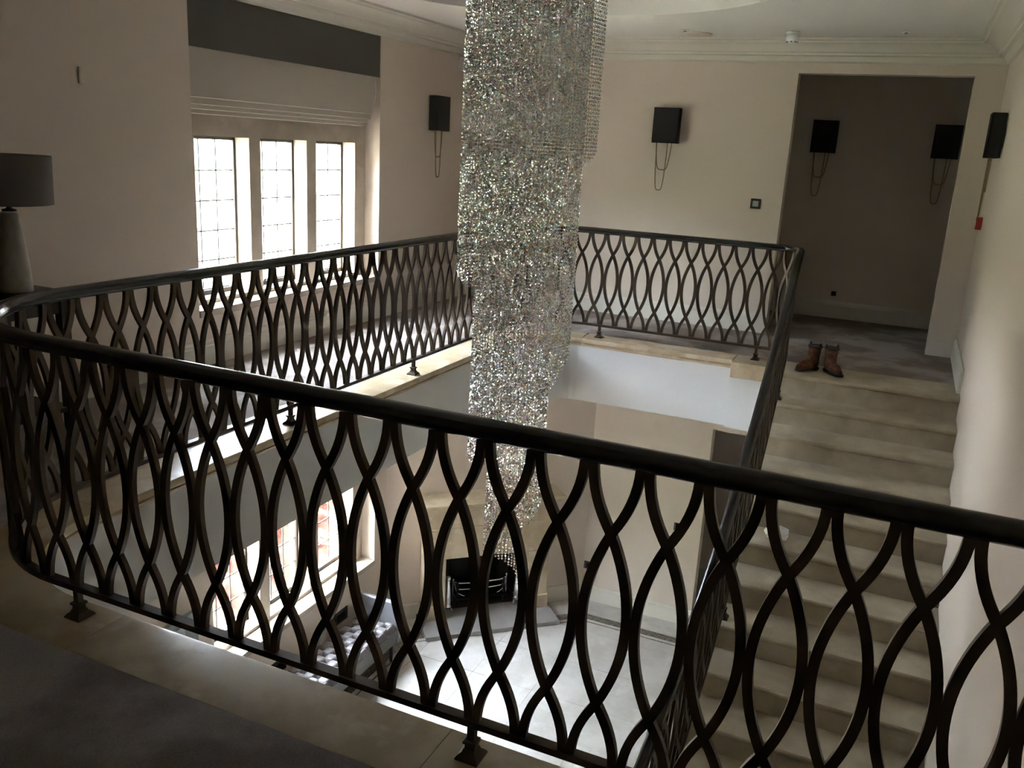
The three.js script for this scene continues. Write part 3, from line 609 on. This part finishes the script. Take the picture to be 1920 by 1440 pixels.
// ---------------------------------------------------------------- hall: chimney corner
const DC = V(-3.535, 0, -7.74), DT = Math.atan2(0.682, 0.731), FU = -0.06;      // middle of the diagonal wall, its turn, middle of the fireplace along it
{
  const w = slab([[-1.12, 0], [FU - 0.45, 0], [FU - 0.45, 0.72], [FU + 0.45, 0.72], [FU + 0.45, 0], [1.12, 0], [1.12, LOW], [-1.12, LOW]], [], -0.10, 0, 'z');
  const o = struct('wall_chimney', w, M.wall, 'beige diagonal chimney wall in the hall corner', 'wall'); o.position.copy(DC); o.rotation.y = DT;
  const sk = [[0, 0], [0.024, 0], [0.024, 0.135], [0.019, 0.145], [0.019, 0.158], [0.010, 0.172], [0.008, 0.18], [0, 0.18]];
  const b = struct('baseboard_chimney', merge([sweep([V(-1.1, 0, 0), V(FU - 0.69, 0, 0)], sk), sweep([V(FU + 0.69, 0, 0), V(1.1, 0, 0)], sk)]), M.trim, 'cream skirting of the chimney wall', 'skirting'); b.position.copy(DC); b.rotation.y = DT;

  const t = thing('fireplace', 'cream stone fireplace with deep mantel shelf in the hall corner', 'fireplace', [DC.x, 0, DC.z], DT);
  for (const s of [-1, 1]) {
    const a = FU + s * 0.45, c = FU + s * 0.68;
    const leg = obj('leg', [rbox(a, c, 0.05, 0.72, 0.001, 0.17, 0.006), rbox(a + s * 0.01, c + s * 0.012, 0.05, 0.20, 0.001, 0.195, 0.006)], M.stone, t);
  }
  obj('lintel', rbox(FU - 0.68, FU + 0.68, 0.721, 1.06, 0.001, 0.17, 0.006), M.stone, t);
  obj('frieze', [rbox(FU - 0.685, FU + 0.685, 1.06, 1.30, 0.001, 0.185, 0.006), rbox(FU - 0.70, FU + 0.70, 1.052, 1.075, 0.001, 0.20, 0.006)], M.stone, t);
  obj('mantel_shelf', [rbox(FU - 0.71, FU + 0.71, 1.28, 1.33, 0.001, 0.26, 0.012, 3), rbox(FU - 0.735, FU + 0.735, 1.325, 1.36, 0.001, 0.31, 0.012, 3), rbox(FU - 0.76, FU + 0.76, 1.358, 1.40, 0.001, 0.36, 0.012, 3)], M.stone, t);
  obj('firebox', [box(FU - 0.50, FU + 0.50, 0, 0.78, -0.50, -0.47), box(FU - 0.50, FU - 0.45, 0, 0.78, -0.48, -0.09), box(FU + 0.45, FU + 0.50, 0, 0.78, -0.48, -0.09), box(FU - 0.5, FU + 0.5, 0.75, 0.78, -0.48, -0.09)], M.soot, t);
  obj('hearth', [rbox(FU - 0.72, FU + 0.72, 0.001, 0.05, 0.0, 0.50, 0.006)], M.hearth, t);
  obj('fire_floor', box(FU - 0.45, FU + 0.45, 0.002, 0.048, -0.47, 0.0), M.soot, t);

  const gr = thing('fire_grate', 'black fire basket with polished bars in the fireplace', 'grate', [DC.x, 0.05, DC.z], DT);
  const bow = (y, w, d) => tube([[FU - w, y, -0.08], [FU - w * 0.8, y, -0.08 + d * 0.7], [FU, y, -0.08 + d], [FU + w * 0.8, y, -0.08 + d * 0.7], [FU + w, y, -0.08]], 0.009, 30, 8);
  obj('top_bar', bow(0.27, 0.30, 0.06), M.chrome, gr); obj('middle_bar', bow(0.19, 0.28, 0.05), M.chrome, gr);
  obj('lower_bar', tube([[FU - 0.29, 0.26, -0.06], [FU - 0.25, 0.15, -0.04], [FU - 0.12, 0.10, -0.02], [FU + 0.12, 0.10, -0.02], [FU + 0.25, 0.15, -0.04], [FU + 0.29, 0.26, -0.06]], 0.008, 30, 8), M.chrome, gr);
  for (const x of [-0.30, 0.30]) obj('upright', [rod([FU + x, 0.002, -0.075], [FU + x, 0.29, -0.075], 0.009), at(new THREE.SphereGeometry(0.016, 12, 8), FU + x, 0.30, -0.075)], M.chrome, gr);
  obj('basket', [box(FU - 0.28, FU + 0.28, 0.10, 0.12, -0.32, 0.02), box(FU - 0.29, FU + 0.29, 0.10, 0.46, -0.34, -0.32), ...[-0.26, 0.26].flatMap((x) => [rod([FU + x, 0, -0.02], [FU + x, 0.28, -0.04], 0.012), rod([FU + x, 0, -0.3], [FU + x, 0.28, -0.3], 0.012)])], M.blackMetal, gr);
  for (const [s, w] of [[-1, 'window'], [1, 'doorway']]) {
    const an = thing('andiron', `polished steel andiron in the fireplace, on the side of the ${w}`, 'andiron', [0, 0, 0], 0, 'pair of andirons');
    const p = V(FU + s * 0.385, 0.056, 0.035).applyAxisAngle(V(0, 1, 0), DT).add(DC); an.position.copy(p); an.rotation.y = DT;
    obj('post', lathe([[0, 0.04], [0.044, 0.04], [0.046, 0.06], [0.03, 0.08], [0.040, 0.11], [0.036, 0.18], [0.024, 0.29], [0.018, 0.33], [0.026, 0.335], [0.016, 0.345], [0.028, 0.36], [0.032, 0.378], [0.026, 0.398], [0, 0.408]], 20), M.chrome, an);
    obj('foot', tube([[-0.045, 0.008, 0.04], [-0.03, 0.035, 0.015], [0, 0.05, 0], [0.03, 0.035, 0.015], [0.045, 0.008, 0.04]], 0.010, 20, 8), M.chrome, an);
    obj('billet_bar', rbox(-0.01, 0.01, 0.04, 0.06, -0.36, 0, 0.003), M.blackMetal, an);
  }
}

// ---------------------------------------------------------------- hall: tufted bench under the window
{
  const t = thing('tufted_bench', 'long grey button-tufted bench with raised end under the hall window', 'bench', [-4.075, 0, -5.6]);
  const w = 0.225, z0 = -0.84, z1 = 0.95;
  // buttoned seat: pillow height between a diamond lattice of buttons
  const nx = 60, nz = 220, pos = [], idx = [], sp = 0.148;
  const h = (x, z) => {
    const a = (x + z) / sp, b = (x - z) / sp, da = a - Math.round(a), db = b - Math.round(b), dist = Math.hypot((da + db) * sp / 2, (da - db) * sp / 2), seam = Math.min(Math.abs(da), Math.abs(db)) * sp;
    const ex = smooth(0, 0.04, w - Math.abs(x)), ez = smooth(0, 0.04, Math.min(z - z0, z1 - z));
    return 0.33 + (0.072 - 0.052 * Math.exp(-((dist / 0.024) ** 2)) - 0.012 * Math.exp(-((seam / 0.011) ** 2))) * Math.sqrt(ex * ez);
  };
  for (let j = 0; j <= nz; j++) for (let i = 0; i <= nx; i++) { const x = lerp(-w, w, i / nx), z = lerp(z0, z1, j / nz); pos.push(x, h(x, z), z); }
  for (let j = 0; j < nz; j++) for (let i = 0; i < nx; i++) { const a = j * (nx + 1) + i; idx.push(a, a + nx + 1, a + 1, a + 1, a + nx + 1, a + nx + 2); }
  const g = new THREE.BufferGeometry(); g.setAttribute('position', new THREE.Float32BufferAttribute(pos, 3)); g.setIndex(idx); g.computeVertexNormals();
  const uv = []; for (let i = 0; i < pos.length; i += 3) uv.push(pos[i], pos[i + 2]); g.setAttribute('uv', new THREE.Float32BufferAttribute(uv, 2));
  const seat = obj('seat', g, M.velvet, t);
  for (let a = -12; a <= 12; a++) for (let b = -12; b <= 12; b++) { const x = (a + b) * sp / 2, z = (a - b) * sp / 2; if (Math.abs(x) < w - 0.03 && z > z0 + 0.03 && z < z1 - 0.03) obj('button', at(new THREE.SphereGeometry(0.011, 10, 6).scale(1, 0.5, 1), x, h(x, z) + 0.002, z), M.benchSide, seat); }
  obj('side', [rbox(-w, w, 0.27, 0.345, z0, z1, 0.012, 3), rbox(-w + 0.006, w - 0.006, 0.225, 0.275, z0 + 0.006, z1 - 0.006, 0.01, 3), rbox(-w + 0.012, w - 0.012, 0.19, 0.23, z0 + 0.012, z1 - 0.012, 0.008, 3)], M.benchSide, t);
  obj('end_rest', (() => { const q = new RoundedBoxGeometry(2 * w + 0.01, 0.40, 0.06, 3, 0.02); q.rotateX(-0.10); q.translate(0, 0.39, z0 - 0.022); return boxUV(q); })(), M.hide, t);
  for (const [x, z] of [[-0.18, -0.79], [0.18, -0.79], [-0.18, 0.88], [0.18, 0.88]]) obj('leg', at(new THREE.CylinderGeometry(0.026, 0.014, 0.192, 4).rotateY(Math.PI / 4), x, 0.096, z), M.wood, t);
}
{ // panel on the wall left of the hall window
  const t = thing('wall_cabinet', 'grey green panel with two knobs on the wall beside the hall window', 'panel', [XL, U - 2.15, -4.12], Math.PI / 2);
  obj('frame', rbox(-0.20, 0.24, -0.35, 0.35, 0, 0.04, 0.006), M.panelGreen, t);
  obj('door', rbox(-0.14, 0.10, -0.29, 0.29, 0.036, 0.05, 0.004), M.panelPale, t);
  for (const y of [0.20, 0.10]) obj('knob', at(new THREE.SphereGeometry(0.014, 12, 8), -0.09, y, 0.055), M.blackMetal, t);
}

// ---------------------------------------------------------------- outside
struct('ground_outside', box(-120, XL - 0.45, -0.5, -0.16, -120, 120), M.gravel, 'pale sunlit gravel outside the window', 'ground');
{
  const g = new THREE.PlaneGeometry(3.4, 14, 68, 200).rotateX(-Math.PI / 2), p = g.attributes.position, q = fbm(77, 8, 4);
  for (let i = 0; i < p.count; i++) { const x = p.getX(i), z = p.getZ(i); p.setY(i, 0.06 + 0.55 * smooth(1.6, -0.6, x) * smooth(-1.7, -0.9, x) + 0.10 * (q(x / 3 + 2, z / 3 + 3) - 0.4)); }
  g.computeVertexNormals();
  const o = obj('garden_bed', boxUV(g, -6.8, 0, -6), M.bark); o.position.set(-6.9, -0.16, -6);
  o.userData = { label: 'reddish bark and gravel bed outside the hall window', category: 'flower bed', kind: 'stuff' };
}

{ // line of tall clipped greenery beyond the gravel
  const nY = 26, nZ = 150, pos = [], idx = [], q = fbm(511, 16, 4), H = 6.2, Lz = 60;
  const prof = (t) => t < 0.45 ? [1.6, t / 0.45 * H] : t < 0.55 ? [lerp(1.6, -1.6, (t - 0.45) / 0.1), H] : [-1.6, (1 - t) / 0.45 * H];
  for (let j = 0; j <= nZ; j++) for (let i = 0; i <= nY; i++) {
    const [x, y] = prof(i / nY), z = lerp(-Lz / 2, Lz / 2, j / nZ), b = q(j / nZ * 3, i / nY * 1.3), top = 0.85 + 0.3 * q(j / nZ * 2 + 0.3, 0.7);
    pos.push(x + Math.sign(x) * (b - 0.5) * 1.1, y * top, z);
  }
  for (let j = 0; j < nZ; j++) for (let i = 0; i < nY; i++) { const a = j * (nY + 1) + i; idx.push(a, a + 1, a + nY + 1, a + 1, a + nY + 2, a + nY + 1); }
  const g = new THREE.BufferGeometry(); g.setAttribute('position', new THREE.Float32BufferAttribute(pos, 3)); g.setIndex(idx); g.computeVertexNormals();
  const o = obj('hedge', boxUV(g), M.hedge); o.position.set(-15.5, -0.2, -8);
  tag(o, 'tall green hedge beyond the gravel outside the windows', 'hedge');
}

renderer.render(scene, camera);
